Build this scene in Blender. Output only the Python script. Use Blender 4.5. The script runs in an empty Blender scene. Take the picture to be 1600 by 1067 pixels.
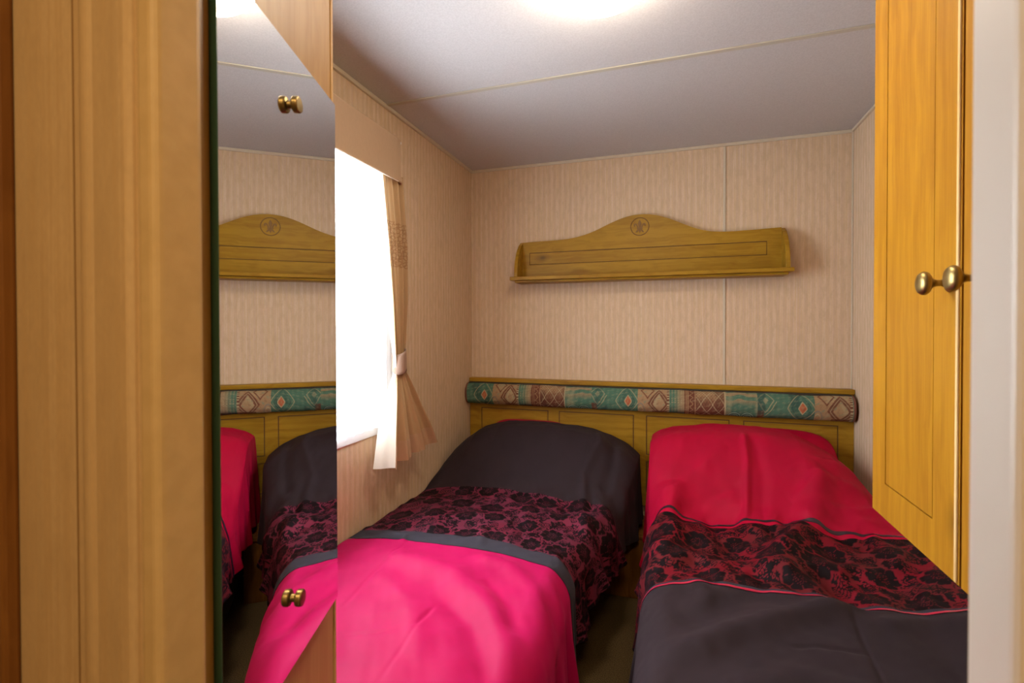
import bpy, bmesh, math
import numpy as np
from mathutils import Vector, Matrix
R = math.radians
C = bpy.context.scene.collection
scn = bpy.context.scene
ZC = 1.2                                             # eye height above the carpet

# ------------------------------------------------------------------ camera
cam = bpy.data.cameras.new('camera'); camo = bpy.data.objects.new('camera', cam); C.objects.link(camo)
scn.camera = camo
yaw, pitch, roll = 0.3177, 0.0111, -0.0018
F = Vector((-math.sin(yaw)*math.cos(pitch), math.cos(yaw)*math.cos(pitch), -math.sin(pitch)))
Rt = Vector((math.cos(yaw), math.sin(yaw), 0)); Up = Rt.cross(F)
R2 = Rt*math.cos(roll)+Up*math.sin(roll); U2 = -Rt*math.sin(roll)+Up*math.cos(roll)
camo.matrix_world = Matrix(((R2.x, U2.x, -F.x, 0), (R2.y, U2.y, -F.y, 0), (R2.z, U2.z, -F.z, ZC), (0, 0, 0, 1)))
cam.sensor_width = 36; cam.lens = 770.0/1600*36; cam.shift_y = -13.75/1600; cam.clip_start = 0.02
cam.dof.use_dof = True; cam.dof.focus_distance = 2.2; cam.dof.aperture_fstop = 8.0

# ------------------------------------------------------------------ world, lights, exposure
w = bpy.data.worlds.new('sky'); scn.world = w; w.use_nodes = True
bg = w.node_tree.nodes['Background']; bg.inputs[0].default_value = (0.80, 0.90, 1.0, 1); bg.inputs[1].default_value = 3.0
scn.view_settings.view_transform = 'Standard'; scn.view_settings.look = 'None'
scn.view_settings.gamma = 1; scn.view_settings.exposure = 1.2
try: scn.view_settings.use_curve_mapping = False
except Exception: pass
def area(name, loc, rot, sx, sy, power, col):
    l = bpy.data.lights.new(name, 'AREA'); l.shape = 'RECTANGLE'; l.size = sx; l.size_y = sy; l.energy = power; l.color = col
    o = bpy.data.objects.new(name, l); C.objects.link(o); o.location = loc; o.rotation_euler = rot; return o
area('window_daylight', (-1.36, 1.2, 1.42), (R(90), 0, R(-90)), 1.2, 1.2, 42, (0.86, 0.94, 1.0))
area('hall_light', (0.1, -0.45, 2.0), (0, 0, 0), 0.3, 0.3, 7.0, (1.0, 0.74, 0.42))
LAMP_STRENGTH = 19.0; LAMP_COLOR = (1.0, 0.84, 0.64)

# ------------------------------------------------------------------ helpers
def tag(o, label=None, cat=None, group=None, kind=None):
    for k, v in (('label', label), ('category', cat), ('group', group), ('kind', kind)):
        if v: o[k] = v
    return o
def empty(name, loc=(0, 0, 0), label=None, cat=None, group=None):
    o = bpy.data.objects.new(name, None); C.objects.link(o); o.location = loc; o.empty_display_size = .05
    return tag(o, label, cat, group)
def obj(name, bm, mat, parent=None, smooth=False, bevel=0, kind=None, label=None):
    me = bpy.data.meshes.new(name); bm.normal_update(); bm.to_mesh(me); bm.free()
    return link(name, me, mat, parent, smooth, bevel, kind, label)
def link(name, me, mat, parent=None, smooth=False, bevel=0, kind=None, label=None):
    for m in (mat if isinstance(mat, (list, tuple)) else [mat]): me.materials.append(m)
    if smooth: me.polygons.foreach_set('use_smooth', [True]*len(me.polygons))
    o = bpy.data.objects.new(name, me); C.objects.link(o)
    if parent:
        o.parent = parent
        if parent.type == 'EMPTY' : o.location = -Vector(parent.location) if parent.parent is None else (0, 0, 0)
    if bevel:
        b = o.modifiers.new('bevel', 'BEVEL'); b.width = bevel; b.segments = 2; b.limit_method = 'ANGLE'
    if kind: o['kind'] = kind
    if label: o['label'] = label
    return o
def box(bm, a, b):
    vs = [bm.verts.new((x, y, z)) for x in (a[0], b[0]) for y in (a[1], b[1]) for z in (a[2], b[2])]
    for f in ((0, 1, 3, 2), (4, 6, 7, 5), (0, 4, 5, 1), (2, 3, 7, 6), (0, 2, 6, 4), (1, 5, 7, 3)):
        bm.faces.new([vs[i] for i in f])
    return vs
def boxes(*bs):
    bm = bmesh.new()
    for a, b in bs: box(bm, a, b)
    return fixn(bm)
def fixn(bm):
    bmesh.ops.recalc_face_normals(bm, faces=bm.faces); return bm
def prism(pts, fn, bm=None, holes=None):
    """extrude a 2D outline; fn(p, k) gives the 3D point at end k"""
    bm = bm or bmesh.new(); n = len(pts)
    A = [bm.verts.new(fn(p, 0)) for p in pts]; B = [bm.verts.new(fn(p, 1)) for p in pts]
    bm.faces.new(A); bm.faces.new(B[::-1])
    for i in range(n): bm.faces.new((A[i], B[i], B[(i+1) % n], A[(i+1) % n]))
    return bm
def lathe(prof, n=32, bm=None, M=None):
    bm = bm or bmesh.new(); rings = []
    for r, z in prof:
        if r < 1e-6: rings.append([bm.verts.new((0, 0, z))])
        else: rings.append([bm.verts.new((r*math.cos(2*math.pi*i/n), r*math.sin(2*math.pi*i/n), z)) for i in range(n)])
    for a, b in zip(rings, rings[1:]):
        for i in range(n):
            j = (i+1) % n
            q = [a[i % len(a)], a[j % len(a)], b[j % len(b)], b[i % len(b)]]
            q2 = []
            for v in q:
                if v not in q2: q2.append(v)
            if len(q2) > 2: bm.faces.new(q2)
    if M is not None: bmesh.ops.transform(bm, matrix=M, verts=bm.verts)
    return fixn(bm)
def grid_mesh(name, P, mat_idx=None, col=None):
    nu, nv = P.shape[:2]; me = bpy.data.meshes.new(name)
    me.vertices.add(nu*nv); me.vertices.foreach_set('co', P.reshape(-1).astype(np.float32))
    i = np.arange(nu*nv).reshape(nu, nv)
    q = np.stack([i[:-1, :-1], i[1:, :-1], i[1:, 1:], i[:-1, 1:]], -1).reshape(-1, 4); nf = len(q)
    me.loops.add(nf*4); me.loops.foreach_set('vertex_index', q.reshape(-1).astype(np.int32))
    me.polygons.add(nf); me.polygons.foreach_set('loop_start', np.arange(0, nf*4, 4, dtype=np.int32))
    me.polygons.foreach_set('loop_total', np.full(nf, 4, dtype=np.int32))
    me.update(calc_edges=True)
    if col is not None:
        a = me.color_attributes.new('print', 'FLOAT_COLOR', 'POINT')
        c = np.ones((nu*nv, 4), np.float32); c[:, :3] = col.reshape(-1, 3); a.data.foreach_set('color', c.reshape(-1))
    me.polygons.foreach_set('use_smooth', [True]*nf)
    return me

# ------------------------------------------------------------------ materials
def mat(name, col, rough=.6, metal=0, spec=.5, sheen=0):
    m = bpy.data.materials.new(name); m.use_nodes = True; b = m.node_tree.nodes['Principled BSDF']
    b.inputs['Base Color'].default_value = (*col, 1); b.inputs['Roughness'].default_value = rough
    b.inputs['Metallic'].default_value = metal; b.inputs['Specular IOR Level'].default_value = spec
    b.inputs['Sheen Weight'].default_value = sheen
    return m
class N:
    def __init__(s, m): s.t = m.node_tree; s.b = s.t.nodes.get('Principled BSDF')
    def n(s, typ, **k):
        x = s.t.nodes.new(typ)
        for a, v in k.items():
            if a.startswith('i_'):
                key = a[2:]; x.inputs[int(key) if key.isdigit() else key.replace('_', ' ')].default_value = v
            else: setattr(x, a, v)
        return x
    def l(s, a, b): s.t.links.new(a, b)
    def coords(s, scale=(1, 1, 1), rot=(0, 0, 0), loc=(0, 0, 0)):
        c = s.n('ShaderNodeTexCoord'); mp = s.n('ShaderNodeMapping'); mp.inputs['Scale'].default_value = scale
        mp.inputs['Rotation'].default_value = rot; mp.inputs['Location'].default_value = loc
        s.l(c.outputs['Object'], mp.inputs[0]); return mp.outputs[0]
    def ramp(s, fac, stops):
        r = s.n('ShaderNodeValToRGB'); e = r.color_ramp.elements
        while len(e) < len(stops): e.new(.5)
        for el, (p, c) in zip(e, stops): el.position = p; el.color = (*c, 1)
        s.l(fac, r.inputs[0]); return r.outputs[0]
    def mix(s, fac, a, b, mode='MIX'):
        x = s.n('ShaderNodeMix', data_type='RGBA', blend_type=mode)
        for sock, v in ((x.inputs[0], fac), (x.inputs[6], a), (x.inputs[7], b)):
            if isinstance(v, (int, float)): sock.default_value = v
            elif isinstance(v, tuple): sock.default_value = (*v, 1)
            else: s.l(v, sock)
        return x.outputs[2]
    def noise(s, vec, scale, detail=3, rough=.5):
        x = s.n('ShaderNodeTexNoise'); x.inputs['Scale'].default_value = scale; x.inputs['Detail'].default_value = detail
        x.inputs['Roughness'].default_value = rough; s.l(vec, x.inputs['Vector']); return x.outputs[0]
    def math(s, op, a, b=0.0):
        x = s.n('ShaderNodeMath', operation=op)
        for sock, v in ((x.inputs[0], a), (x.inputs[1], b)):
            if isinstance(v, (int, float)): sock.default_value = v
            else: s.l(v, sock)
        return x.outputs[0]
    def bump(s, h, strength=.2, dist=.002):
        x = s.n('ShaderNodeBump'); x.inputs['Strength'].default_value = strength; x.inputs['Distance'].default_value = dist
        s.l(h, x.inputs['Height']); s.l(x.outputs[0], s.b.inputs['Normal'])
def wood(name, light, dark, axis, knots=True, rough=.42, seed=0, wavy=2.6):
    m = mat(name, light, rough, spec=.2); g = N(m)
    st = [34, 34, 34]; st[axis] = 2.2
    v = g.coords(tuple(st), loc=(seed, seed*1.7, seed*.3)); wav = g.noise(g.coords((5, 5, 5), loc=(seed,)*3), 1.0, 2)
    vv = g.n('ShaderNodeVectorMath', operation='ADD'); g.l(v, vv.inputs[0])
    cc = g.n('ShaderNodeCombineXYZ'); w2 = g.math('MULTIPLY', wav, wavy)
    for i in range(3): g.l(w2, cc.inputs[i])
    g.l(cc.outputs[0], vv.inputs[1])
    n1 = g.noise(vv.outputs[0], 1.0, 4, .6)
    st2 = [260, 260, 260]; st2[axis] = 7
    n2 = g.noise(g.coords(tuple(st2)), 1.0, 2)
    f = g.math('ADD', g.math('MULTIPLY', n1, .8), g.math('MULTIPLY', n2, .25))
    c = g.ramp(f, [(.36, dark), (.50, tuple(.5*a+.5*b for a, b in zip(light, dark))), (.62, light)])
    if knots:
        sk = [4.2, 4.2, 4.2]; sk[axis] = 2.4
        vo = g.n('ShaderNodeTexVoronoi'); vo.inputs['Scale'].default_value = 1.0; vo.inputs['Randomness'].default_value = 1.0
        g.l(g.coords(tuple(sk), loc=(seed*2.1, seed, seed*3.3)), vo.inputs['Vector'])
        k = g.ramp(vo.outputs['Distance'], [(.028, (1, 1, 1)), (.055, (.35, .35, .35)), (.12, (0, 0, 0))])
        c = g.mix(k, c, tuple(.30*x for x in dark))
    g.l(c, g.b.inputs['Base Color']); g.bump(n2, .08, .001)
    return m
W_L, W_D = (.37, .205, .016), (.26, .130, .009)
wood_x = wood('pine laminate along x', W_L, W_D, 0, seed=1.3)
wood_z = wood('pine laminate upright', (.42, .195, .012), (.31, .125, .007), 2, seed=4.4, wavy=1.4)
door_wood = wood('door veneer', (.50, .30, .10), (.42, .23, .065), 2, knots=False, seed=8)
groove_m = mat('groove brown', (.13, .055, .012), .8)
def paper(name, base, alt1, alt2, period=.028, grain=0.5):
    m = mat(name, base, .75, spec=.2); g = N(m)
    tc = g.n('ShaderNodeTexCoord'); sp = g.n('ShaderNodeSeparateXYZ'); g.l(tc.outputs['Object'], sp.inputs[0])
    h = g.math('ADD', sp.outputs[0], sp.outputs[1])
    cb = g.n('ShaderNodeCombineXYZ'); g.l(h, cb.inputs[0]); g.l(g.math('MULTIPLY', sp.outputs[2], .02), cb.inputs[2])
    s1 = g.math('ADD', g.math('MULTIPLY', g.math('SINE', g.math('MULTIPLY', h, 2*math.pi/period)), .5), .5)
    st = g.noise(cb.outputs[0], 160, 2, .6)
    mo = g.noise(g.coords((60, 60, 18)), 1.0, 3, .6)
    fine = g.noise(g.coords((240, 240, 110)), 1.0, 2, .6)
    c = g.mix(g.ramp(s1, [(.38, (0,)*3), (.62, (1,)*3)]), base, alt1)
    c = g.mix(g.ramp(st, [(.42, (0,)*3), (.60, (.75,)*3)]), c, alt2)
    c = g.mix(g.ramp(mo, [(.45, (0,)*3), (.65, (grain,)*3)]), c, tuple(x*.80 for x in alt2))
    c = g.mix(g.ramp(fine, [(.3, (0,)*3), (.8, (.35,)*3)]), c, tuple(x*.72 for x in base))
    g.l(c, g.b.inputs['Base Color']); g.bump(fine, .15, .001)
    return m
wall_m = paper('striped wallpaper', (.70, .54, .395), (.63, .46, .33), (.65, .47, .28))
hall_m = paper('hall wallpaper', (.55, .37, .18), (.51, .34, .16), (.50, .32, .14), period=.09, grain=.3)
def simple_noise(name, a, b, scale, rough=.7, bump=0, spec=.3, sheen=0, stretch=(1, 1, 1), detail=3):
    m = mat(name, a, rough, spec=spec, sheen=sheen); g = N(m); v = g.noise(g.coords(stretch), scale, detail)
    g.l(g.ramp(v, [(.35, b), (.65, a)]), g.b.inputs['Base Color'])
    if bump: g.bump(v, bump, .002)
    return m
ceil_m = simple_noise('ceiling board', (.55, .53, .53), (.49, .47, .47), 220, .7, .1)
carpet_m = simple_noise('brown carpet', (.20, .135, .062), (.06, .038, .018), 330, .95, .8, .1)
cream_m = mat('cream beading', (.58, .50, .38), .5)
frame_m = mat('cream gloss door frame', (.66, .58, .48), .42)
frame_left_m = simple_noise('tan paper wrapped frame', (.56, .38, .17), (.52, .35, .15), 60, .5)
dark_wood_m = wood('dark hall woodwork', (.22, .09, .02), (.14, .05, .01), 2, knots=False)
white_m = mat('white upvc', (.80, .80, .80), .35)
brass_m = mat('antique brass', (.34, .245, .095), .38, metal=1)
N(brass_m).bump(N(brass_m).noise(N(brass_m).coords(), 90), .15, .002)
silver_m = mat('silvered glass', (.86, .86, .85), .0, metal=1)
edge_m = mat('dark green glass edge', (.045, .115, .065), .3)

def cloth(name, col, dark=None, rough=.75, sheen=.3, scale=900, strength=.25):
    m = mat(name, col, rough, spec=.15, sheen=sheen); g = N(m)
    m.node_tree.nodes['Principled BSDF'].inputs['Sheen Roughness'].default_value = .5
    tint = tuple(min(1, c*1.6+.04) for c in col)
    g.b.inputs['Sheen Tint'].default_value = (*tint, 1)
    n1 = g.noise(g.coords(), scale, 2); n2 = g.noise(g.coords(), 9, 3)
    c = g.mix(g.ramp(n2, [(.3, (0,)*3), (.7, (1,)*3)]), tuple(x*.88 for x in col), col)
    g.l(c, g.b.inputs['Base Color']); g.bump(n1, strength, .0008)
    return m
pink_m = cloth('crimson cotton', (.44, .002, .080), sheen=.3, rough=.6)
red_m = cloth('deep crimson cotton', (.42, .001, .030), sheen=.12, rough=.6)
char_m = cloth('charcoal cotton', (.026, .016, .020), sheen=.3)
slate_m = cloth('slate cotton band', (.036, .032, .044), sheen=.35)
ribbon_m = mat('crimson satin ribbon', (.45, .01, .05), .28, spec=.6)
darkrib_m = mat('black satin ribbon', (.03, .01, .02), .35)
def printed(name, rough, sheen=0.0):
    m = mat(name, (1, 1, 1), rough, spec=.10, sheen=sheen); g = N(m)
    a = g.n('ShaderNodeAttribute', attribute_name='print'); wv = g.noise(g.coords(), 700, 2)
    c = g.mix(g.math('MULTIPLY', wv, .35), a.outputs[0], (.02, .01, .01)); g.l(c, g.b.inputs['Base Color'])
    g.bump(wv, .25, .0008); return m
floral_m = printed('flocked floral satin', .62, 0.0)
bolster_m = printed('woven tribal fabric', .8)
mattress_m = cloth('mattress ticking', (.10, .09, .085), sheen=.1)
base_m = mat('divan fabric', (.035, .025, .018), .9)

# ------------------------------------------------------------------ room shell
XL, XR, YF, YB, H = -1.055, .737, .296, 2.50, 1.2+.853
def struct(name, bm, m, **k):
    o = obj(name, fixn(bm), m, **k); o['kind'] = 'structure'; return o
struct('floor', boxes(((-1.3, -1.1, -.05), (1.3, 2.56, 0))), carpet_m)
struct('ceiling', boxes(((-1.3, -1.1, H), (1.3, 2.56, H+.05))), ceil_m)
struct('wall_back', boxes(((-1.3, YB, 0), (1.3, YB+.06, H))), wall_m)
WY0, WY1, WZ0, WZ1 = .74, 1.60, .80, 1.80
struct('wall_left', boxes(((XL-.06, YF, 0), (XL, YB, WZ0)), ((XL-.06, YF, WZ1), (XL, YB, H)),
       ((XL-.06, YF, WZ0), (XL, WY0, WZ1)), ((XL-.06, WY1, WZ0), (XL, YB, WZ1))), wall_m)
struct('wall_right', boxes(((XR, YF, 0), (XR+.06, YB, H))), wall_m)
JL, JR, JY0, JY1 = -.353, .1345, .258, .296
# doorway wall: faces the hall at y = .258
struct('wall_front', boxes(((-1.3, JY0, 0), (JL-.012, JY1, H)), ((JR+.002, JY0, 0), (1.3, JY1, H)), ((JL, JY0, 1.98), (JR+.002, JY1, H))), hall_m)
struct('wall_hall_back', boxes(((-1.3, -1.1, 0), (1.3, -1.05, H))), hall_m)
struct('wall_hall_left', boxes(((-1.3, -1.05, 0), (-1.25, JY0, H))), hall_m)
struct('wall_hall_right', boxes(((1.25, -1.05, 0), (1.3, JY0, H))), hall_m)
# ceiling and wall beading
struct('trim_1', boxes(((XL, YB-.012, H-.014), (XR, YB, H))), cream_m, bevel=.003)
struct('trim_2', boxes(((XL, JY1, H-.014), (XL+.012, YB-.012, H))), cream_m, bevel=.003)
struct('trim_3', boxes(((XR-.010, 1.17, H-.012), (XR, YB-.012, H))), cream_m, bevel=.003)
struct('trim_4', boxes(((XL+.012, 1.645, H-.004), (XR, 1.663, H))), mat('ceiling strip', (.46, .42, .34), .6), bevel=.001)
struct('trim_5', boxes(((.217, YB-.005, .93), (.228, YB, H-.014))), cream_m, bevel=.002)
struct('trim_6', boxes(((XR-.006, YB-.006, 0), (XR, YB, H-.014))), cream_m, bevel=.002)
# door frame: left jamb, right jamb, head
def jamb(x0, x1, m, name):
    r = .006; pts = []
    for cx, cy, a0 in ((x1-r, JY0-.002+r, -90), (x1-r, JY1-r, 0), (x0+r, JY1-r, 90), (x0+r, JY0-.002+r, 180)):
        for k in range(5): a = R(a0+k*22.5); pts.append((cx+r*math.cos(a), cy+r*math.sin(a)))
    return struct(name, prism(pts, lambda p, k: (p[0], p[1], (0, 1.98)[k])), m)
jamb(JL-.02, JL, frame_left_m, 'trim_7')
jamb(JR, JR+.022, frame_m, 'trim_8')
struct('trim_9', boxes(((JL, JY0, 1.955), (JR, JY1, 1.98))), frame_m)
# rounded bead joint and dark edge strip on the hall face, left of the doorway
bm = bmesh.new()
pts = [(-.424+.0085*math.cos(R(a)), JY0+.0005-.005*math.sin(R(a))) for a in range(0, 181, 15)]
prism(pts, lambda p, k: (p[0], p[1], (0, 1.98)[k]), bm); struct('trim_10', bm, hall_m)
struct('trim_11', boxes(((-.4415, JY0-.0008, 0), (-.4405, JY0+.001, H))), mat('joint shadow line', (.25, .14, .045), .8))
struct('trim_12', boxes(((-.70, JY0-.012, 0), (-.512, JY0, H))), dark_wood_m, bevel=.003)
bm = bmesh.new(); pts = [(-.4150, JY0+.001), (-.4150, JY0-.003), (-.385, JY0-.0045), (-.380, JY0-.0045), (-.3742, JY0-.002), (-.3735, JY0+.001)]
prism(pts, lambda p, k: (p[0], p[1], (0, 1.98)[k]), bm); struct('trim_13', bm, hall_m)

# window in the left wall: frame, sash, pane
wf = struct('window_1', boxes(((XL-.05, WY0, WZ0), (XL+.006, WY1, WZ0+.035)), ((XL-.05, WY0, WZ1-.03), (XL+.006, WY1, WZ1)),
       ((XL-.05, WY0, WZ0+.035), (XL+.006, WY0+.03, WZ1-.03)), ((XL-.05, WY1-.03, WZ0+.035), (XL+.006, WY1, WZ1-.03))), white_m, bevel=.003)
glass_m = bpy.data.materials.new('window glass'); glass_m.use_nodes = True; g = N(glass_m); g.t.nodes.remove(g.b)
tr = g.n('ShaderNodeBsdfTransparent'); gl = g.n('ShaderNodeBsdfGlossy'); gl.inputs['Roughness'].default_value = .02
mx = g.n('ShaderNodeMixShader'); mx.inputs[0].default_value = .06; g.l(tr.outputs[0], mx.inputs[1]); g.l(gl.outputs[0], mx.inputs[2])
g.l(mx.outputs[0], g.t.nodes['Material Output'].inputs[0])
obj('pane', boxes(((XL-.035, WY0+.02, WZ0+.02), (XL-.029, WY1-.02, WZ1-.02))), glass_m, wf)
obj('mullion', boxes(((XL-.045, 1.02, WZ0+.03), (XL-.02, 1.05, WZ1-.03))), white_m, wf)

# ------------------------------------------------------------------ mirror door, standing open
PA = R(18.7093); n_ = Vector((math.cos(PA), math.sin(PA), 0)); d_ = Vector((-math.sin(PA), math.cos(PA), 0)); pc = -.2501
def dp(t, off, z):                                   # t along the door, off out of the mirror plane
    p = n_*(pc+off)+d_*t; return (p.x, p.y, z)
def dbox(t0, t1, o0, o1, z0, z1, bm=None):
    bm = bm or bmesh.new(); vs = box(bm, (t0, o0, z0), (t1, o1, z1))
    for v in vs: v.co = Vector(dp(*v.co))
    return bm
dr = struct('door_1', dbox(.4295, .7505, -.046, -.017, .01, 1.95), door_wood, bevel=.002)
obj('lipping', fixn(dbox(.4040, .4292, -.047, -.0064, .01, 1.95)), wood('hinge side lipping', (.36, .20, .05), (.28, .14, .03), 2, False), dr, bevel=.001)
obj('lipping', fixn(dbox(.7515, .760, -.047, -.0155, .01, 1.95)), wood('pale lipping', (.62, .40, .15), (.55, .32, .10), 2, False), dr, bevel=.002)
MT0, MT1, MZ0, MZ1 = .4300, .7215, .806, 1.523
mir = empty('mirror', dp(.576, -.008, MZ0), 'tall frameless mirror fixed by brass studs to the open door at left', 'mirror')
def mpart(name, bm, m, **k): return obj(name, fixn(bm), m, mir, **k)
mpart('mirror_glass', dbox(MT0, MT1, -.004, 0, MZ0, MZ1), silver_m)
mpart('glass_edge', dbox(MT0-.0008, MT0, -.0058, .0002, MZ0, MZ1), edge_m, label='dark green edge of the glass')
mpart('backing_board', dbox(MT0, MT1, -.0105, -.0045, MZ0, MZ1), edge_m)
mpart('standoff_batten', dbox(MT0+.03, MT1-.03, -.017, -.0105, MZ0+.04, MZ1-.04), mat('batten', (.1, .06, .03)))
for z in (1.2+.257, 1.2-.315):
    M = Matrix.Translation(dp(.5735, -.0005, z)) @ Matrix.Rotation(PA, 4, 'Z') @ Matrix.Rotation(R(90), 4, 'Y')
    mpart('stud', lathe([(0, 0), (.0045, 0), (.0045, .003), (.0085, .004), (.0095, .0055), (.0095, .010), (.0085, .0115), (.0, .012)], 32, M=M), brass_m, smooth=False, bevel=.0005)

# ------------------------------------------------------------------ wardrobe cupboard above the right bed
WX, WY_0, WY_1, WB = .38, .52, 1.165, .838
wr = empty('wardrobe', (WX, 1.0, WB), 'tall yellow pine wardrobe with brass knobs hung over the right bed', 'wardrobe')
obj('carcass', boxes(((WX+.018, WY_0, WB), (XR, WY_1-.002, WB+.018)), ((WX+.018, WY_1-.020, WB+.018), (XR, WY_1-.002, H-.001)), ((WX+.018, WY_0, WB+.018), (XR, WY_0+.018, H-.001)),
    ((XR-.012, WY_0+.018, WB+.018), (XR-.002, WY_1-.02, H-.001)), ((WX+.018, WY_0+.018, H-.02), (XR-.012, WY_1-.02, H-.001))), wood_z, wr)
obj('face_stile', boxes(((WX+.003, .842, WB+.002), (WX+.018, .8475, H-.001))), groove_m, wr)
def groove_frame(y0, y1, z0, z1, py0, py1, pz0, pz1, x0, x1, gw=.0022):
    return boxes(((x0, y0, z0), (x1, py0-gw, z1)), ((x0, py1+gw, z0), (x1, y1, z1)),
                 ((x0, py0-gw, z0), (x1, py1+gw, pz0-gw)), ((x0, py0-gw, pz1+gw), (x1, py1+gw, z1)))
for (y0, y1, p0, p1, ky) in ((.8475, WY_1, .926, 1.102, .8745), (.525, .842, .588, .764, .7955)):
    z0, z1 = WB-.002, H-.012
    d = obj('door', groove_frame(y0, y1, z0, z1, p0, p1, .904, H-.075, WX, WX+.016), wood_z, wr)
    pn = obj('panel', boxes(((WX+.0003, p0, .904), (WX+.014, p1, H-.075))), wood_z, d)
    bk = obj('groove', boxes(((WX+.004, p0-.004, .900), (WX+.0065, p0+.0005, H-.071)), ((WX+.004, p1-.0005, .900), (WX+.0065, p1+.004, H-.071)),
        ((WX+.004, p0, .900), (WX+.0065, p1, .9045)), ((WX+.004, p0, H-.0755), (WX+.0065, p1, H-.071))), groove_m, d)
    bd = obj('edge_highlight', boxes(((WX-.003, y0+.003, z0+.002), (WX+.001, y0+.010, z1))), wood('bead', (.72, .50, .22), (.60, .36, .12), 2, False), d, bevel=.0025)  # pale colour paints the highlight along the door's rounded edge
    M = Matrix.Translation((WX, ky, 1.2+.063)) @ Matrix.Rotation(R(-90), 4, 'Y')
    kb = lathe([(0, 0), (.0135, 0), (.0140, .002), (.0115, .0045), (.0065, .007), (.0048, .012), (.0048, .017), (.0062, .0215), (.0105, .0255),
               (.0150, .0280), (.0172, .0310), (.0170, .0345), (.0145, .0380), (.0100, .0400), (.005, .0408), (0, .041)], 40, M=M)
    obj('knob', kb, brass_m, d, smooth=True, label='round antique brass knob')

# ------------------------------------------------------------------ wall shelf
sh = empty('wall_shelf', (-.15, 2.49, 1.435), 'long pine wall shelf with arched back and carved lily emblem', 'shelf')
prof_x = [-.752, -.70, -.62, -.55, -.49, -.43, -.38, -.33, -.28, -.22, -.157, -.09, -.03, .03, .08, .13, .18, .24, .34, .455]
prof_z = [.440, .442, .443, .445, .449, .461, .477, .499, .521, .540, .5475, .540, .520, .492, .468, .450, .441, .438, .440, .444]
xs = np.linspace(-.752, .455, 97); zs = np.interp(xs, prof_x, prof_z); k = np.ones(5)/5
zs = np.convolve(np.pad(zs, 2, mode='edge'), k, 'valid')+1.2
Y0, Y1 = 2.468, 2.486
gz0, gz1, gx0, gx1, zl = 1.2+.3235, 1.2+.384, -.715, .397, 1.2+.385+.001
top = [(x, z) for x, z in zip(xs, zs)]
b = bmesh.new()
prism(top+[(xs[-1], zl), (xs[0], zl)], lambda p, k: (p[0], (Y0, Y1)[k], p[1]), b)
for A, B in (((xs[0], Y0, 1.436), (xs[-1], Y1, gz0-.001)), ((xs[0], Y0, gz0-.001), (gx0, Y1, zl)), ((gx1, Y0, gz0-.001), (xs[-1], Y1, zl))): box(b, A, B)
obj('back_board', fixn(b), wood_x, sh)
obj('back_panel', boxes(((gx0+.003, Y0, gz0+.0022), (gx1-.003, Y1, gz1-.0022))), wood_x, sh)
obj('groove', boxes(((gx0-.001, Y0+.004, gz0-.003), (gx1+.001, Y0+.008, gz0+.003)), ((gx0-.001, Y0+.004, gz1-.003), (gx1+.001, Y0+.008, gz1+.003)), ((gx0-.001, Y0+.004, gz0), (gx0+.004, Y0+.008, gz1)), ((gx1-.004, Y0+.004, gz0), (gx1+.001, Y0+.008, gz1))), groove_m, sh)
obj('shelf_board', boxes(((-.790, 2.362, 1.436), (.486, 2.49, 1.454))), wood_x, sh, bevel=.003)
obj('lower_moulding', boxes(((-.770, 2.385, 1.425), (.468, 2.488, 1.436))), wood_x, sh, bevel=.003)
for x0 in (-.770, .455):
    pts = [(2.488, 1.454), (2.375, 1.454), (2.374, 1.475), (2.378, 1.50), (2.388, 1.535), (2.405, 1.57), (2.428, 1.60), (2.455, 1.625), (2.488, 1.644)]
    obj('end_bracket', fixn(prism(pts, lambda p, k: (x0+.018*k, p[0], p[1]))), wood_x, sh, bevel=.002)
# carved emblem: ring and lily in low relief
EX, EZ = -.159, 1.2+.487
em = empty('x'); bpy.data.objects.remove(em)
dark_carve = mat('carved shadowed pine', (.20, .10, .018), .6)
bm = bmesh.new(); n = 48
for (r0, r1, y) in ((.0405, .0450, Y0-.0025),):
    ring = [[bm.verts.new((EX+r*math.cos(2*math.pi*i/n), yy, EZ+r*math.sin(2*math.pi*i/n))) for i in range(n)] for r, yy in ((r0, Y0+.0005), (r0+.0008, y), (r1-.0008, y), (r1, Y0+.0005))]
    for a, c2 in zip(ring, ring[1:]):
        for i in range(n): bm.faces.new((a[i], a[(i+1) % n], c2[(i+1) % n], c2[i]))
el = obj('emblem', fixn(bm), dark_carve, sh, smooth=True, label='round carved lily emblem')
def petal(pts, y=Y0-.003):
    b = bmesh.new(); prism([(EX+x*.001, EZ+z*.001) for x, z in pts], lambda p, k: (p[0], (Y0+.0005, y)[k], p[1]), b); return fixn(b)
lily = [[(0, 33), (5, 24), (8, 14), (6, 4), (3, -5), (3, -10), (-3, -10), (-3, -5), (-6, 4), (-8, 14), (-5, 24)],
        [(-14, -8), (14, -8), (14, -12), (-14, -12)], [(-3, -12), (3, -12), (5, -22), (0, -31), (-5, -22)]]
for s in (-1, 1):
    lily.append([(s*x, z) for x, z in ((4, -7), (8, 2), (13, 12), (20, 16), (27, 13), (29, 5), (25, -1), (22, 3), (23, 8), (19, 9), (15, 3), (11, -7))][::s])
    lily.append([(s*x, z) for x, z in ((4, -12), (10, -14), (17, -22), (20, -27), (13, -27), (6, -20))][::s])
for pts in lily: obj('lily_petal', petal(pts), dark_carve, el)

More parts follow.
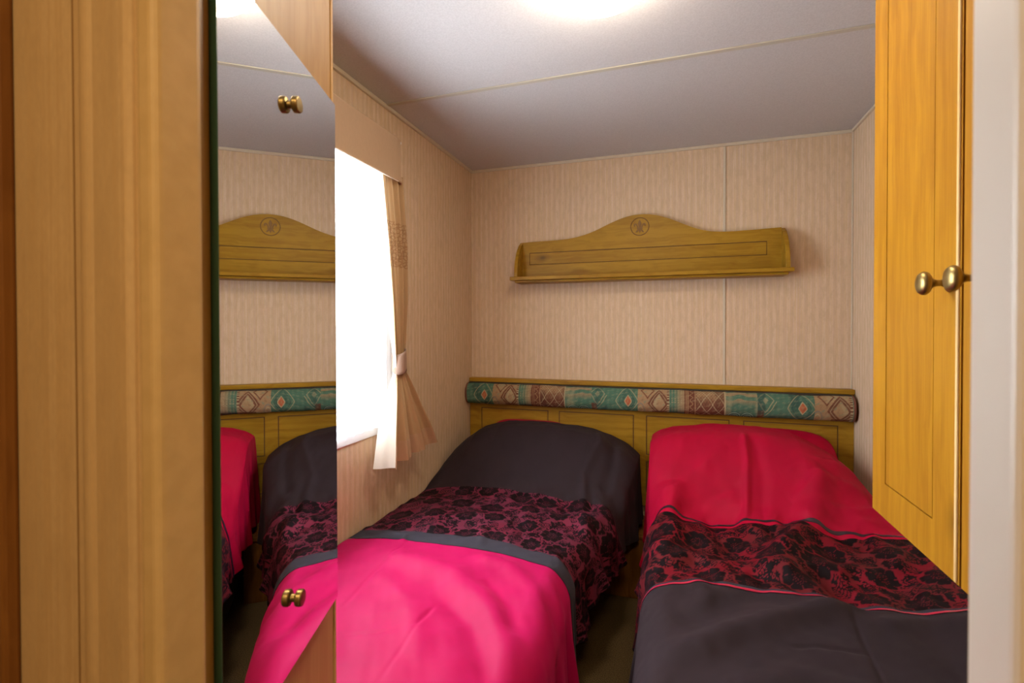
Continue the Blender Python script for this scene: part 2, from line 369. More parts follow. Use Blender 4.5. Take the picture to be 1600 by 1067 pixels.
# ------------------------------------------------------------------ headboard with panels and bolster
hb = empty('headboard', (-.16, 2.48, .35), 'wide pine headboard with grooved rectangular panels along the back wall', 'headboard')
HX0, HX1, HY0, HY1, HT = -1.052, .736, 2.470, 2.497, .930
px = [(-.984, -.618), (-.558, -.188), (-.126, .242), (.304, .676)]; gw = .0026
rows = [(.40, .545), (.582, .768)]
b = bmesh.new(); zc = [.33, rows[0][0]-gw, rows[0][1]+gw, rows[1][0]-gw, rows[1][1]+gw, HT-.022]
for z0, z1 in ((zc[0], zc[1]), (zc[2], zc[3]), (zc[4], zc[5])): box(b, (HX0, HY0, z0), (HX1, HY1, z1))
for (z0, z1) in ((zc[1], zc[2]), (zc[3], zc[4])):
    e = [HX0]+[v for a, c2 in px for v in (a-gw, c2+gw)]+[HX1]
    for i in range(0, len(e), 2): box(b, (e[i], HY0, z0), (e[i+1], HY1, z1))
obj('board', fixn(b), wood_x, hb)
for z0, z1 in rows:
    for a, c2 in px:
        p = obj('panel', boxes(((a+gw, HY0, z0+gw), (c2-gw, HY1, z1-gw))), wood_x, hb)
        obj('groove', boxes(((a-gw, HY0+.003, z0-gw), (c2+gw, HY0+.006, z0+gw)), ((a-gw, HY0+.003, z1-gw), (c2+gw, HY0+.006, z1+gw)), ((a-gw, HY0+.003, z0), (a+gw, HY0+.006, z1)), ((c2-gw, HY0+.003, z0), (c2+gw, HY0+.006, z1))), groove_m, p)
obj('top_rail', boxes(((HX0, HY0-.016, HT-.022), (HX1, HY1, HT))), wood_x, hb, bevel=.004)

# print on the bolster fabric
rng = np.random.default_rng(7)
def lerpc(c, m, col): m = np.clip(m, 0, 1)[..., None]; return c*(1-m)+np.array(col)*m
def sm(x, a, b): t = np.clip((x-a)/(b-a), 0, 1); return t*t*(3-2*t)
def fbm(x, y, seed, octs=4, sc=1.0):
    r = np.random.default_rng(seed); out = 0; amp = 1
    for o in range(octs):
        for k in range(4):
            a = r.uniform(0, 2*np.pi); f = sc*2**o*r.uniform(.7, 1.4)
            out = out+amp*np.sin(2*np.pi*f*(x*np.cos(a)+y*np.sin(a))+r.uniform(0, 6.28))*.35
        amp *= .5
    return out
TEAL, TEALD, CREAM, BEIGE, BROWN, BROWND, ORANGE, GREY = (.085, .19, .13), (.030, .085, .075), (.46, .38, .22), (.40, .25, .13), (.17, .060, .035), (.085, .030, .022), (.50, .14, .06), (.20, .20, .18)
def tribal(X, V):
    """X metres along the cushion, V 0 (bottom) .. 1 (top)"""
    u = np.mod(X+.943+.10, .735)-.10; z = (V-.5)*.13; c = np.zeros(X.shape+(3,))+np.array(TEAL)
    n = fbm(X, z, 3, 4, 9); n2 = fbm(X, z*2, 5, 3, 40)
    def seg(a, b2): return ((u >= a) & (u < b2)).astype(float)
    def dia(cx, cz, r, asp=1.0): return np.abs(u-cx)*asp+np.abs(z-cz)-r
    def line(d, w_): return np.clip(1.3-np.abs(d)/w_, 0, 1)
    # green diamond
    c = lerpc(c, .6*sm(n, 0, .8), TEALD)
    c = lerpc(c, line(dia(-.005, 0, .058, 1.1), .0022), CREAM); c = lerpc(c, line(dia(-.005, 0, .044, 1.2), .0016), TEALD)
    c = lerpc(c, (dia(0, 0, .019) < 0)*1., CREAM); c = lerpc(c, (dia(0, 0, .014) < 0)*1., ORANGE); c = lerpc(c, (dia(0, 0, .005) < 0)*.6, BEIGE)
    # beige field with brown diamond
    s = seg(.045, .177); f = lerpc(np.zeros_like(c)+np.array(BEIGE), .6*sm(n, -.2, .8), CREAM); f = lerpc(f, .6*sm(n2, .5, 1), TEAL)
    f = lerpc(f, (np.abs(dia(.142, -.004, .040)) < .011)*.9, BROWN); f = lerpc(f, line(dia(.142, -.004, .040), .0015), CREAM)
    f = lerpc(f, (dia(.142, -.004, .012) < 0)*.8, BEIGE); f = lerpc(f, line(dia(.09, .04, .03), .004), BROWN); f = lerpc(f, ((z < -.03) & (u > .11))*.7, BROWN)
    f = lerpc(f, line(np.sqrt((u-.057)**2+((z+.03)*.7)**2)-.018, .0015), GREY); f = lerpc(f, line(np.sqrt((u-.057)**2+((z+.03)*.7)**2)-.011, .0015), CREAM)
    c = c*(1-s[..., None])+f*s[..., None]
    # dotted column
    s = seg(.177, .187); f = lerpc(np.zeros_like(c)+np.array(BROWN), (np.sin(z*2*np.pi/.0085) > 0)*1., CREAM); c = c*(1-s[..., None])+f*s[..., None]
    # teal to beige stripes
    s = seg(.187, .253); f = lerpc(np.zeros_like(c)+np.array(TEAL), sm(u, .205, .245)*.8, BEIGE); f = lerpc(f, (np.sin(u*2*np.pi/.014) > .2)*(np.sin(z*2*np.pi/.006) > -.1)*.55*1., CREAM)
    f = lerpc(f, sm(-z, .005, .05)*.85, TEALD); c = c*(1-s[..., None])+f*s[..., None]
    # brown stripes with zigzag
    s = seg(.253, .305); f = np.zeros_like(c)+np.array(BROWN); f = lerpc(f, (np.abs(u-.262) < .0018)*1.+(np.abs(u-.270) < .0015)+(np.abs(u-.300) < .002), BEIGE)
    f = lerpc(f, line(u-.284-.007*np.abs(((z/.018) % 1)*2-1)*2+.007, .0022), BEIGE); c = c*(1-s[..., None])+f*s[..., None]
    # brown lattice
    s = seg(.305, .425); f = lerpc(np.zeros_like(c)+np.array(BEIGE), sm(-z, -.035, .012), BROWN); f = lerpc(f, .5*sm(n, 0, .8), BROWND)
    for q in (u+z, u-z): f = lerpc(f, line(((q/.050) % 1-.5)*.050, .0017), CREAM)
    for q in (u+z, u-z): f = lerpc(f, line(((q/.0125) % 1-.5)*.0125, .0012)*.5, BROWND)
    c = c*(1-s[..., None])+f*s[..., None]
    c = lerpc(c, (np.abs(u-.427) < .0022)*1., CREAM)
    # teal field with swirls
    s = seg(.4295, .560); f = lerpc(np.zeros_like(c)+np.array(TEAL), (np.sin(z*2*np.pi/.030+n) > 0)*sm(z, -.005, .02)*.75, BEIGE); f = lerpc(f, .4*sm(n, 0, 1), CREAM)
    for cx in (.466, .520):
        rr = np.sqrt((u-cx)**2+(z+.048)**2); f = lerpc(f, (rr < .030)*.6, TEALD); f = lerpc(f, (rr < .03)*line(((rr/.010) % 1-.5)*.010, .002), (.32, .5, .38))
    c = c*(1-s[..., None])+f*s[..., None]
    # green diamonds
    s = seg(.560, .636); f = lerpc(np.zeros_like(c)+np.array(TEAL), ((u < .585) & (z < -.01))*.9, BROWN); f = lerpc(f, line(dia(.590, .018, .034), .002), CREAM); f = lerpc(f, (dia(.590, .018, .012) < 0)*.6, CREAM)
    f = lerpc(f, line(u-.62-(z-.0), .002), CREAM); f = lerpc(f, .6*sm(n, .2, .9), TEALD); c = c*(1-s[..., None])+f*s[..., None]
    c = lerpc(c, .25*sm(n2, .2, 1.2), CREAM); c = lerpc(c, .25*sm(-n2, .2, 1.2), BROWND)
    return c
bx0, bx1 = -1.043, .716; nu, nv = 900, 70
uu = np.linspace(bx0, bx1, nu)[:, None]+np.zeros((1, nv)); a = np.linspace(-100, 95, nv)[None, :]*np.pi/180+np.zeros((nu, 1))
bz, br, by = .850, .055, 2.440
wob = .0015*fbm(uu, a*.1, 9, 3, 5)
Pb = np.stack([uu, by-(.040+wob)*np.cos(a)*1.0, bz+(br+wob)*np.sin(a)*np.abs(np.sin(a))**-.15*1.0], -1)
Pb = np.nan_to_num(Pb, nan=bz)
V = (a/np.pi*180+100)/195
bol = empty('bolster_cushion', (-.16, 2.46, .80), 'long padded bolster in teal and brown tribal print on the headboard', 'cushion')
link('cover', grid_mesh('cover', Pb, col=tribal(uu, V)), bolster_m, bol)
obj('back_board', boxes(((bx0, 2.430, .797), (bx1, 2.4695, .908))), base_m, bol)
for x0 in (bx0, bx1):
    bm = bmesh.new(); s = 1 if x0 == bx1 else -1
    pts = [(by-.041*math.cos(t), bz+.056*math.sin(t)) for t in np.linspace(-1.65, 1.65, 25)]+[(2.4695, bz+.055), (2.4695, bz-.055)]
    prism(pts, lambda p, k: (x0+s*.010*k, p[0], p[1]), bm)
    obj('end_cap', fixn(bm), mat('brown piping', (.18, .06, .035), .8), bol, bevel=.003)

# ------------------------------------------------------------------ beds
def bed(name, x0, x1, label):
    b0 = empty(name, ((x0+x1)/2, 1.5, 0), label, 'bed')
    obj('divan_base', boxes(((x0+.02, .66, .05), (x1-.02, 2.44, .26))), base_m, b0, bevel=.01)
    obj('mattress', boxes(((x0+.005, .65, .265), (x1-.015, 2.45, .425))), mattress_m, b0, bevel=.03)
    for x in (x0+.08, x1-.08):
        for y in (.74, 2.36): obj('leg', lathe([(0, 0), (.022, 0), (.025, .05), (0, .05)], 12, M=Matrix.Translation((x, y, 0))), base_m, b0)
bed('single_bed', -1.045, -.325, 'low single bed against the window wall under the crimson and charcoal duvet')
bed('single_bed', -.065, .730, 'low single bed on the right, beneath the overhanging pine wardrobe')

bx = empty('bedside_box', (-.195, 2.33, 0), 'low wooden box between the two beds at the headboard, coloured dark for the shade of the gap', 'box')
obj('body', boxes(((-.318, 2.225, .0), (-.072, 2.465, .270))), dark_wood_m, bx, bevel=.002)  # dark wood puts the shade of the gap into the box's colour
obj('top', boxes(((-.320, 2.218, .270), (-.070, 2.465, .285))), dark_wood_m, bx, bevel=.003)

def segdist(X, Y, pts):
    best = np.full(X.shape, 9.0); tt = np.zeros(X.shape); n = len(pts)-1
    for i in range(n):
        a0 = np.array(pts[i]); b0 = np.array(pts[i+1]); d = b0-a0; L2 = (d**2).sum()
        t = np.clip(((X-a0[0])*d[0]+(Y-a0[1])*d[1])/L2, 0, 1); dd = np.hypot(X-a0[0]-t*d[0], Y-a0[1]-t*d[1])
        m = dd < best; best = np.where(m, dd, best); tt = np.where(m, (i+t)/n, tt)
    return best, tt
def ridges(X, Y, lst):
    out = np.zeros(X.shape)
    for pts, amp, wd in lst:
        d, t = segdist(X, Y, pts); out += amp*np.exp(-(d/wd)**2)*np.minimum(1, 6*t*(1-t)*1.2+.15)
    return out
def floral(S, T, seed, ground, ground2):
    """black flocked flowers and leaves on a satin ground; S, T in metres"""
    r = np.random.default_rng(seed); mask = np.zeros(S.shape); pale = np.zeros(S.shape)
    def local(cx, cy, rad):
        I = np.where((np.abs(S-cx) < rad) & (np.abs(T-cy) < rad)); return I
    def flower(cx, cy, rad):
        I = local(cx, cy, rad*1.25); x, y = S[I]-cx, T[I]-cy; rr = np.hypot(x, y); th = np.arctan2(y, x)+cx*40
        edge = rad*(.82+.13*np.abs(np.sin(th*3.5))+.05*np.sin(th*11)); m = np.clip((edge-rr)/.0015, 0, 1)
        ctr = (rr < rad*.42)*(rr > .004); dots = (np.sin(th*9)*np.sin(rr*2*np.pi/.0075) > .35)
        m = m*(1-.75*ctr*dots); gap = (np.abs(np.sin(th*3.5)) < .08)*(rr > rad*.5)*.8; m = m*(1-gap); mask[I] = np.maximum(mask[I]*(rr > edge+.005), m)
    def leaf(cx, cy, L, wd, ang, solid=False):
        I = local(cx, cy, L*.65); x, y = S[I]-cx, T[I]-cy; c, s = np.cos(ang), np.sin(ang); u = (x*c+y*s)/(L/2); v = (-x*s+y*c)
        hw = wd/2*np.clip(1-np.abs(u)**1.7, 0, 1)*(1-.25*u); ins = (np.abs(u) < 1)*(np.abs(v) < hw)
        outl = ins*(np.abs(v) > hw-.0026); mid = ins*(np.abs(v) < .0012); ve = ins*(np.sin((u*L/2-np.abs(v)*.9)*2*np.pi/.0105) > .45)
        m = ins*1. if solid else np.clip(outl+mid+ve, 0, 1); free = mask[I] < .5; mask[I] = np.where(ins, np.where(free, m, mask[I]), mask[I])
    def small(cx, cy, rad):
        I = local(cx, cy, rad*1.3); x, y = S[I]-cx, T[I]-cy; rr = np.hypot(x, y); th = np.arctan2(y, x)+cx*30
        m = (rr < rad*(.55+.45*np.abs(np.sin(th*2.5))))*(rr > rad*.22); mask[I] = np.maximum(mask[I], m)
    def stem(pts, wd=.0016):
        d, t = segdist(S, T, pts); mask[:] = np.maximum(mask, np.clip((wd-d)/.001+.5, 0, 1))
    s0, s1, t0, t1 = S.min(), S.max(), T.min(), T.max(); cell = .128; big = []
    ny = int((t1-t0)/cell)+2; nx = int((s1-s0)/cell)+2
    for i in range(nx):
        for j in range(ny):
            big.append((s0+(i+.5*(j % 2)+r.uniform(-.18, .18))*cell, t0+(j+.3+r.uniform(-.18, .18))*cell))
    for cx, cy in big:                                # small fill first
        for k in range(11):
            a = r.uniform(0, 6.28); q = r.uniform(.05, .09); leaf(cx+q*np.cos(a), cy+q*np.sin(a), r.uniform(.020, .034), .011, r.uniform(0, 3.14), True)
        a = r.uniform(0, 6.28); pts = [(cx+.03*np.cos(a)*1.0, cy+.03*np.sin(a)), (cx+.06*np.cos(a+.3), cy+.06*np.sin(a+.3)), (cx+.085*np.cos(a+.1), cy+.085*np.sin(a+.1))]; stem(pts)
        for k in range(3): a2 = a+r.uniform(-.6, .6); small(cx+.068*np.cos(a2+k*2.1), cy+.068*np.sin(a2+k*2.1), r.uniform(.009, .014))
    for cx, cy in big:
        a = r.uniform(0, 6.28)
        for k in range(6):
            aa = a+k*1.05; leaf(cx+.074*np.cos(aa), cy+.074*np.sin(aa), r.uniform(.058, .078), r.uniform(.030, .040), aa+r.uniform(-.4, .4))
    for cx, cy in big: flower(cx, cy, r.uniform(.043, .053))
    n = fbm(S, T, seed+3, 3, 5); c = lerpc(np.zeros(S.shape+(3,))+np.array(ground), sm(n, -.4, .6), ground2)
    return lerpc(c, mask, (.006, .003, .005))

def duvet(name, label, xw, sgn, width, prof, bands, kfun, ups, seed, zbase, fl, extra, nar, wallrise=0.0):
    """cloth laid over the mattress: s runs from the wall side across and down the free side, t from head to foot"""
    r_e = .085; flat = width-r_e; arc = r_e*math.pi/2; drop = .20; Smax = flat+arc+drop; tf0, tf1 = fl
    s = np.concatenate([np.linspace(0, Smax, int(Smax/.0030)), Smax+np.array([.006, .012])])
    root = empty(name, (xw+sgn*width/2, 1.5, zbase), label, 'duvet')
    for (pname, t0, t1, m, step, lab, lift) in bands:
        t = np.linspace(t0, t1, max(3, int(abs(t1-t0)/step)+1)); S, T = np.meshgrid(s, t, indexing='ij')
        Sc = np.minimum(S, Smax); k = kfun(Sc); gT = np.interp(T, [1.55, 2.35], [1, .12]); Yc = T-k*gT
        th = np.clip((Sc-flat)/r_e, 0, np.pi/2); dn = np.clip(Sc-flat-arc, 0, None)/drop
        hump = sm(Yc+.06*k, ups[0], ups[1])*(1-.25*sm(Yc, 2.38, 2.46))
        xx = xw+sgn*(np.minimum(Sc, flat)+r_e*(1-.62*hump)*np.sin(th)); xn = sgn*(xx-xw)/width
        xx = xx-sgn*np.interp(Yc, nar[0], nar[1])*sm(S, flat*.55, flat+arc*.8)
        bulge = ups[2]*hump; xx = xx+sgn*bulge*sm(Sc, flat*.8, flat+arc)
        pz = np.interp(xx*sgn, np.array(prof[0])*sgn if sgn > 0 else (np.array(prof[0])*sgn)[::-1], prof[1] if sgn > 0 else prof[1][::-1])
        base = zbase+.022*np.sin(np.pi*np.clip(xn, 0, 1))**.7
        base = base+wallrise*(1-sm(np.clip(xn, 0, 1), .0, .22))
        ztop = base*(1-hump)+np.maximum(pz, base)*hump
        ztop = ztop-(r_e*(1-np.cos(th)))*(1-.90*hump)
        zbot = np.interp(Yc, [1.2, 1.45, 1.7, 2.2], [.17, .21, .30, .30])+.01*np.sin(Yc*9+1)+.012*np.sin(Yc*23)
        Z = ztop+(zbot-ztop)*dn
        nx_, nz_ = sgn*np.sin(th), np.cos(th)
        disp = extra(xx, Yc, S, T)*(1-.6*dn)
        fold = dn*(.016*np.sin(Yc*2*np.pi/.17+2*np.sin(Yc*5))+.008*np.sin(Yc*2*np.pi/.071+1.3))*(1-.5*hump)
        disp = disp+.0028*fbm(xx, Yc, seed, 4, 2.2)+.0011*fbm(xx, Yc*.6, seed+9, 3, 9)+lift
        X3 = xx+nx_*disp+sgn*fold+sgn*.012*dn; Z3 = Z+nz_*disp
        X3 = np.where(S > Smax, X3-sgn*(S-Smax)*1.2, X3); Z3 = np.where(S > Smax, Z3+.003, Z3)
        X3 = np.maximum(X3, XL+.004) if sgn > 0 else np.minimum(X3, XR-.004)
        Y3 = np.clip(Yc, .635, 2.452)
        edge = sm(T, 2.395, 2.43); Z3 = Z3-edge*.02
        foot = sm(-Yc, -.70, -.645); Z3 = Z3-foot*.10
        col = None
        if pname == 'floral_panel': col = floral(S, T, seed, *bands_ground[name+str(sgn)])
        me = grid_mesh(pname, np.stack([X3, Y3, Z3], -1), col=col)
        if (sgn > 0) == (t1 < t0): pass
        me.flip_normals() if sgn < 0 else None
        link(pname, me, m, root, label=lab)
    return root
bands_ground = {'duvet1': ((.150, .022, .048), (.17, .018, .042)), 'duvet-1': ((.145, .012, .017), (.20, .006, .016))}

# left duvet
profL = ([-1.06, -1.025, -.97, -.92, -.80, -.617, -.45, -.373, -.287, -.22, -.146, -.10], [.56, .605, .655, .690, .722, .732, .724, .712, .682, .650, .600, .57])
def exL(X, Y, S, T):
    lst = [([(-.90, 1.33), (-.74, 1.30), (-.59, 1.26), (-.46, 1.16), (-.38, 1.07), (-.32, .95)], .018, .045),
           ([(-.60, 1.38), (-.46, 1.35), (-.36, 1.27), (-.30, 1.15), (-.28, .95)], .014, .032),
           ([(-.60, 1.17), (-.46, 1.08), (-.40, 1.0), (-.33, .88)], -.014, .035),
           ([(-.50, 1.27), (-.40, 1.18), (-.34, 1.06)], -.010, .025),
           ([(-.35, 1.34), (-.26, 1.24), (-.22, 1.12), (-.20, .95)], .010, .028),
           ([(-.57, 1.10), (-.57, 1.04), (-.55, .82)], -.0011, .006), ([(-.72, .92), (-.63, .97), (-.57, 1.02), (-.57, 1.12)], -.0018, .006),
           ([(-.78, 1.02), (-.81, 1.17), (-.83, 1.42)], -.0018, .006), ([(-1.0, 1.1), (-.8, .98), (-.66, .80)], .010, .04),
           ([(-.80, 1.20), (-.66, 1.12), (-.50, .92)], .007, .03),
           ([(-.75, 1.95), (-.6, 1.85), (-.5, 1.7)], .008, .035), ([(-.36, 2.02), (-.33, 1.85), (-.28, 1.68)], .016, .028), ([(-.42, 1.98), (-.40, 1.8)], -.010, .025),
           ([(-.33, 2.34), (-.31, 2.2), (-.36, 2.05), (-.32, 1.9)], .012, .018), ([(-.26, 2.32), (-.25, 2.15), (-.27, 1.98)], -.012, .022), ([(-.6, 2.33), (-.5, 2.18), (-.46, 2.05)], .004, .03),
           ([(-.9, 1.75), (-.82, 1.6), (-.8, 1.5)], .008, .04), ([(-.66, 1.62), (-.60, 1.52), (-.58, 1.44)], .004, .014), ([(-.98, 1.5), (-.86, 1.46), (-.84, 1.40)], .004, .012)]
    o = ridges(X, Y, lst)
    fl = sm(T, 1.44, 1.55)*(1-sm(T, 1.98, 2.1)); side = sm(X, -.45, -.25)
    o += fl*(.004+.010*side)*np.sin(7*X+2.2*fbm(X, Y, 31, 3, 2.5)+Y*16)
    return o
def kL(s): return np.interp(s, [.0, .15, .55, .70, .80, .90, 1.1], [.03, .0, .01, .02, .03, .03, .03])
duvet('duvet', 'left duvet: crimson foot half, floral middle, charcoal end drawn over the pillow', -1.047, 1, .845, profL,
      [('charcoal_panel', 2.43, 1.955, char_m, .0045, 'charcoal end of the duvet', 0), ('floral_panel', 1.955, 1.502, floral_m, .0030, 'black floral print on dull crimson', 0),
       ('cloth_band', 1.502, 1.430, slate_m, .004, 'dark slate cloth band', .0015), ('crimson_panel', 1.430, .60, pink_m, .0050, 'bright crimson foot end', 0)],
      kL, (1.90, 2.26, .100), 11, .482, (1.5, 1.955), exL, ([1.05, 1.45, 1.65, 1.9], [.080, .080, .045, 0]))
# right duvet
profR = ([-.14, -.10, -.06, -.008, .125, .25, .352, .471, .587, .655, .70, .74], [.66, .705, .725, .742, .760, .766, .764, .745, .694, .640, .58, .50])
def exR(X, Y, S, T):
    lst = [([(.00, 2.02), (-.01, 1.85), (-.04, 1.56)], .045, .050), ([(.53, 2.12), (.48, 1.98), (.30, 1.66), (.26, 1.52)], .042, .050),
           ([(.14, 1.98), (.16, 1.8), (.20, 1.62), (.22, 1.50)], -.020, .055), ([(.38, 1.62), (.42, 1.50), (.43, 1.42)], -.022, .050), ([(.62, 2.0), (.60, 1.8), (.62, 1.6)], .012, .045),
           ([(-.02, 1.10), (.14, 1.23), (.30, 1.35), (.44, 1.45)], .020, .038), ([(.0, 1.25), (.12, 1.34), (.24, 1.44)], -.010, .035), ([(.42, 1.44), (.40, 1.28), (.39, 1.10)], -.0032, .006),
           ([(.24, 1.20), (.30, 1.22), (.40, 1.23)], -.003, .006), ([(.45, 1.36), (.56, 1.40), (.70, 1.42)], .010, .030), ([(.05, 1.48), (.08, 1.40), (.06, 1.28)], .012, .03),
           ([(.09, 1.03), (.25, 1.10), (.40, 1.08)], .010, .04), ([(.27, 2.22), (.27, 2.1), (.245, 1.90)], .016, .014), ([(.30, 2.2), (.32, 2.05), (.30, 1.93)], -.010, .022),
           ([(.0, 1.98), (.10, 2.06), (.20, 2.15)], .010, .025), ([(.04, 1.93), (.15, 2.0), (.24, 2.03)], -.008, .020), ([(.40, 1.98), (.52, 2.06), (.66, 2.10)], .012, .022),
           ([(.38, 2.06), (.52, 2.14), (.68, 2.2)], .009, .022), ([(.5, 1.97), (.6, 1.99), (.7, 2.02)], .010, .018), ([(.06, 2.26), (.02, 2.1), (-.06, 1.98)], .006, .03)]
    o = ridges(X, Y, lst); fl = sm(T, 1.42, 1.52)*(1-sm(T, 1.9, 2.0))
    o += fl*.010*np.sin(15*X+3*fbm(X, Y, 57, 3, 2.2)+Y*5)+fl*.004*fbm(X, Y, 58, 3, 5)
    return o
def kR(s): return np.interp(s, [0, .60, .75, 1.1], [0, 0, .02, .03])
duvet('duvet', 'right duvet: charcoal foot half, floral middle, crimson end drawn over the pillow', .727, -1, .815, profR,
      [('crimson_panel', 2.43, 1.905, red_m, .0045, 'deep crimson end of the duvet', 0), ('ribbon', 1.905, 1.896, darkrib_m, .003, 'narrow black ribbon', .0012), ('piping', 1.896, 1.882, red_m, .003, None, 0),
       ('floral_panel', 1.882, 1.462, floral_m, .0030, 'black floral print on dark crimson', 0), ('hem', 1.462, 1.448, slate_m, .0035, None, .0), ('ribbon', 1.448, 1.439, ribbon_m, .003, 'narrow crimson satin ribbon', .0018),
       ('charcoal_panel', 1.439, .60, char_m, .0050, 'charcoal foot end', 0)],
      kR, (1.86, 2.24, .062), 23, .480, (1.46, 1.88), exR, ([1, 2], [0, 0]), .045)

# pillows under the duvet ends, showing behind them
def pillow(name, xc, yc, zc, wx, wy, wz, m, label, tilt):
    nu, nv = 80, 60; u = np.linspace(-np.pi, np.pi, nu)[:, None]; v = np.linspace(-np.pi/2, np.pi/2, nv)[None, :]
    sp = lambda a, e: np.sign(a)*np.abs(a)**e
    x = wx/2*sp(np.cos(u), .45)*sp(np.cos(v), .35); y = wy/2*sp(np.sin(u), .45)*sp(np.cos(v), .35)
    q = np.clip(1-(np.abs(x/(wx/2))**3), 0, 1)*np.clip(1-np.abs(y/(wy/2))**3, 0, 1); z = wz/2*np.sin(v)*(.25+.75*q**.5)
    c, s = np.cos(tilt), np.sin(tilt); P = np.stack([xc+x, yc+y*c-z*s, zc+y*s+z*c], -1)
    return tag(link(name, grid_mesh(name, P), m, smooth=True), label, 'pillow')
pillow('pillow', -.70, 2.325, .603, .42, .36, .12, red_m, 'crimson pillow peeping out above the charcoal end of the left duvet', R(38))
pillow('pillow', .315, 2.325, .630, .66, .36, .12, red_m, 'crimson pillow propped under the top end of the right duvet', R(38))

# ------------------------------------------------------------------ window dressing
def fabric_t(name, col, transl, trans=0.0, rough=.9, motif=None):
    m = mat(name, col, rough, spec=.1); g = N(m); out = g.t.nodes['Material Output']
    t = g.n('ShaderNodeBsdfTranslucent'); t.inputs[0].default_value = (*col, 1); mx = g.n('ShaderNodeMixShader'); mx.inputs[0].default_value = transl
    g.l(g.b.outputs[0], mx.inputs[1]); g.l(t.outputs[0], mx.inputs[2]); last = mx.outputs[0]
    wv = g.noise(g.coords((1, 1, .25)), 260, 2); c = g.mix(g.math('MULTIPLY', wv, .4), col, tuple(x*.7 for x in col))
    if motif:
        tc = g.n('ShaderNodeTexCoord'); sp = g.n('ShaderNodeSeparateXYZ'); g.l(tc.outputs['Object'], sp.inputs[0])
        inb = g.math('MULTIPLY', g.math('GREATER_THAN', sp.outputs[2], motif[0]), g.math('LESS_THAN', sp.outputs[2], motif[1]))
        vo = g.n('ShaderNodeTexVoronoi', feature='DISTANCE_TO_EDGE'); vo.inputs['Scale'].default_value = 75; g.l(g.coords(), vo.inputs['Vector'])
        k = g.math('MULTIPLY', inb, g.math('LESS_THAN', vo.outputs['Distance'], .13)); c = g.mix(k, c, motif[2]); g.l(c, t.inputs[0])
    g.l(c, g.b.inputs['Base Color'])
    if trans:
        tp = g.n('ShaderNodeBsdfTransparent'); m2 = g.n('ShaderNodeMixShader'); m2.inputs[0].default_value = trans; g.l(last, m2.inputs[1]); g.l(tp.outputs[0], m2.inputs[2]); last = m2.outputs[0]
    g.l(last, out.inputs[0]); return m
net_m = fabric_t('white net', (.90, .91, .92), .6, .30)
curt_m = fabric_t('peach beige curtain', (.50, .34, .19), .08, motif=(1.42, 1.585, (.36, .22, .12)))
hemc_m = fabric_t('curtain hem', (.52, .35, .22), .07)
line_m = fabric_t('curtain lining', (.85, .80, .70), .5)
pelm_m = fabric_t('pelmet fabric', (.50, .35, .23), .05)
# net curtain
nu, nv = 260, 40; yy = np.linspace(.70, 1.655, nu)[:, None]+np.zeros((1, nv)); zz = np.linspace(.842, 1.775, nv)[None, :]+np.zeros((nu, 1))
P = np.stack([-1.012+.007*np.sin(yy*2*np.pi/.047+.6*np.sin(zz*3))+.004*np.sin(yy*2*np.pi/.021), yy+.01*np.sin(zz*2), zz], -1)
tag(link('net_curtain', grid_mesh('net_curtain', P), net_m), 'sheer white net curtain glowing across the window', 'curtain')
# pelmet
path = [(-.962, .60), (-.960, 1.585), (-.963, 1.612), (-.975, 1.632), (-1.0, 1.642), (-1.054, 1.644)]
bm = bmesh.new(); rows_ = []
for z, o in ((1.735, 0), (1.738, .004), (1.757, .004), (1.7572, .0005), (1.80, .0), (1.86, .0), (1.893, .0), (1.896, -.003), (1.896, -.02)):
    rows_.append([bm.verts.new((x+o*(1 if i < 4 else 0), y+o*(1 if i > 2 else 0), z - (.006*math.sin((y-.6)*3) if z < 1.79 else 0))) for i, (x, y) in enumerate(path)])
for a, b2 in zip(rows_, rows_[1:]):
    for i in range(len(path)-1): bm.faces.new((a[i], a[i+1], b2[i+1], b2[i]))
pm = empty('pelmet', (-1.0, 1.1, 1.735), 'peach fabric pelmet boxed across the top of the window', 'pelmet')
po = obj('fabric_front', fixn(bm), pelm_m, pm, smooth=False); so = po.modifiers.new('thick', 'SOLIDIFY'); so.thickness = .004
obj('top_board', boxes(((-1.054, .60, 1.885), (-.972, 1.632, 1.893))), white_m, pm)
obj('piping', boxes(((-.9625, .60, 1.7335), (-.958, 1.59, 1.7375))), mat('pale piping', (.75, .62, .50), .7), pm, bevel=.0015)
# curtain
cu = empty('curtain', (-.98, 1.6, .70), 'peach beige curtain tied back on the right side of the window', 'curtain')
def curtain_grid(z0, z1, nz, a0=0., a1=1., na=150, off=0.):
    a = np.linspace(a0, a1, na)[:, None]+np.zeros((1, nz)); z = np.linspace(z0, z1, nz)[None, :]+np.zeros((na, 1))
    zk = [.70, .80, .95, 1.035, 1.09, 1.30, 1.50, 1.76]
    yl = np.interp(z, zk, [1.515, 1.530, 1.575, 1.607, 1.600, 1.560, 1.532, 1.512]); yr = np.interp(z, zk, [1.838, 1.785, 1.71, 1.668, 1.662, 1.655, 1.650, 1.648])
    xo = np.interp(z, zk, [-.955, -.958, -.972, -.985, -.985, -.975, -.972, -.985])
    amp = np.interp(z, zk, [.020, .018, .012, .006, .007, .012, .012, .010])
    y = yl+(yr-yl)*a; x = xo+amp*np.sin(a*2*np.pi*3.2+.8)+.4*amp*np.sin(a*2*np.pi*7+z*2)+off
    # leading edge turns back toward the window
    return np.stack([x-.0*a, y, z-.02*(a > 2)+.025*a*sm(-z, -.95, -.70)], -1)
link('cloth', grid_mesh('cloth', curtain_grid(.775, 1.765, 110)), curt_m, cu)
link('hem', grid_mesh('hem', curtain_grid(.700, .775, 12, off=.0012)), hemc_m, cu, label='deeper folded bottom hem')
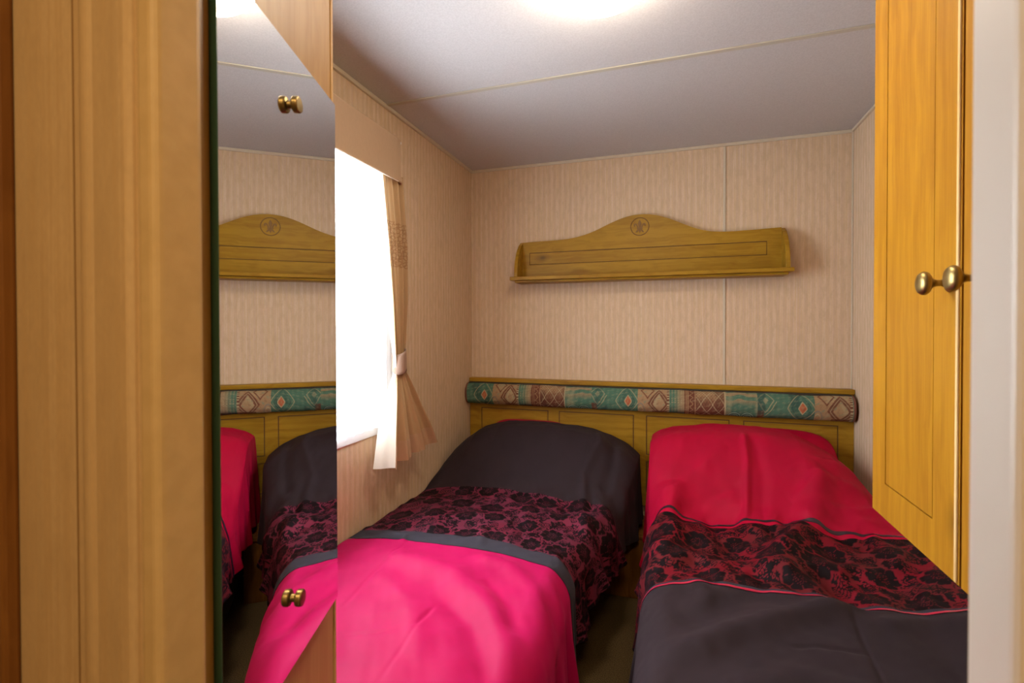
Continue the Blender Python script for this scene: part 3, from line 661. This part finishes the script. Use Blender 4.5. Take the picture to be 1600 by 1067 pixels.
nz = 90; zz = np.linspace(.705, 1.765, nz)[None, :]+np.zeros((24, 1)); aa = np.linspace(0, 1, 24)[:, None]+np.zeros((1, nz)); E0 = curtain_grid(.705, 1.765, nz, 0, .01, 2)[0][None]
back = np.interp(zz, [.70, .90, 1.035, 1.09, 1.3, 1.765], [.085, .062, .012, .010, .035, .040]); 
Pq = np.stack([E0[..., 0]-back*aa*.75+.004*np.sin(aa*7+zz*4), E0[..., 1]-back*aa*.45, E0[..., 2]+0*aa], -1)
link('lining', grid_mesh('lining', Pq), line_m, cu, label='pale lining turned back at the leading edge')
# tie band: a cloth loop around the gathered curtain, hooked to the wall
na = 40; ang = np.linspace(0, 2*np.pi, na)[:, None]; zz = np.linspace(0, 1, 8)[None, :]
P = np.stack([-.985+.0+(.026)*np.cos(ang)+0*zz, 1.633+(.034-.006*zz)*np.sin(ang), 1.040+.070*zz+.012*np.sin(ang)*1.0-.010*(1-zz)*np.cos(ang*1)], -1)
tb = link('tie_band', grid_mesh('tie_band', P), fabric_t('tie band', (.42, .28, .21), .08), cu, label='pink beige tie band'); tb.modifiers.new('t', 'SOLIDIFY').thickness = .003
obj('hook', lathe([(0, 0), (.006, 0), (.006, .03), (.003, .034), (.003, .05), (.007, .053), (0, .056)], 12, M=Matrix.Translation((-1.054, 1.676, 1.125)) @ Matrix.Rotation(R(90), 4, 'Y')), brass_m, cu)

# ------------------------------------------------------------------ ceiling lamp
lp = empty('ceiling_lamp', (-.165, 1.17, H), 'round glowing glass ceiling lamp above the beds', 'lamp')
Tl = Matrix.Translation((-.165, 1.17, H))
em_m = bpy.data.materials.new('lit opal glass'); em_m.use_nodes = True; b = em_m.node_tree.nodes['Principled BSDF']
b.inputs['Base Color'].default_value = (.9, .88, .82, 1); b.inputs['Emission Color'].default_value = (*LAMP_COLOR, 1); b.inputs['Emission Strength'].default_value = LAMP_STRENGTH
obj('base_ring', lathe([(0, 0), (.128, 0), (.132, -.006), (.132, -.018), (.122, -.024), (.0, -.024)], 64, M=Tl), mat('pale lamp rim', (.72, .70, .58), .35), lp, smooth=False)
obj('glass_shade', lathe([(.124, -.022), (.124, -.036), (.118, -.052), (.100, -.068), (.070, -.080), (.036, -.087), (0, -.089)], 64, M=Tl), em_m, lp, smooth=True)
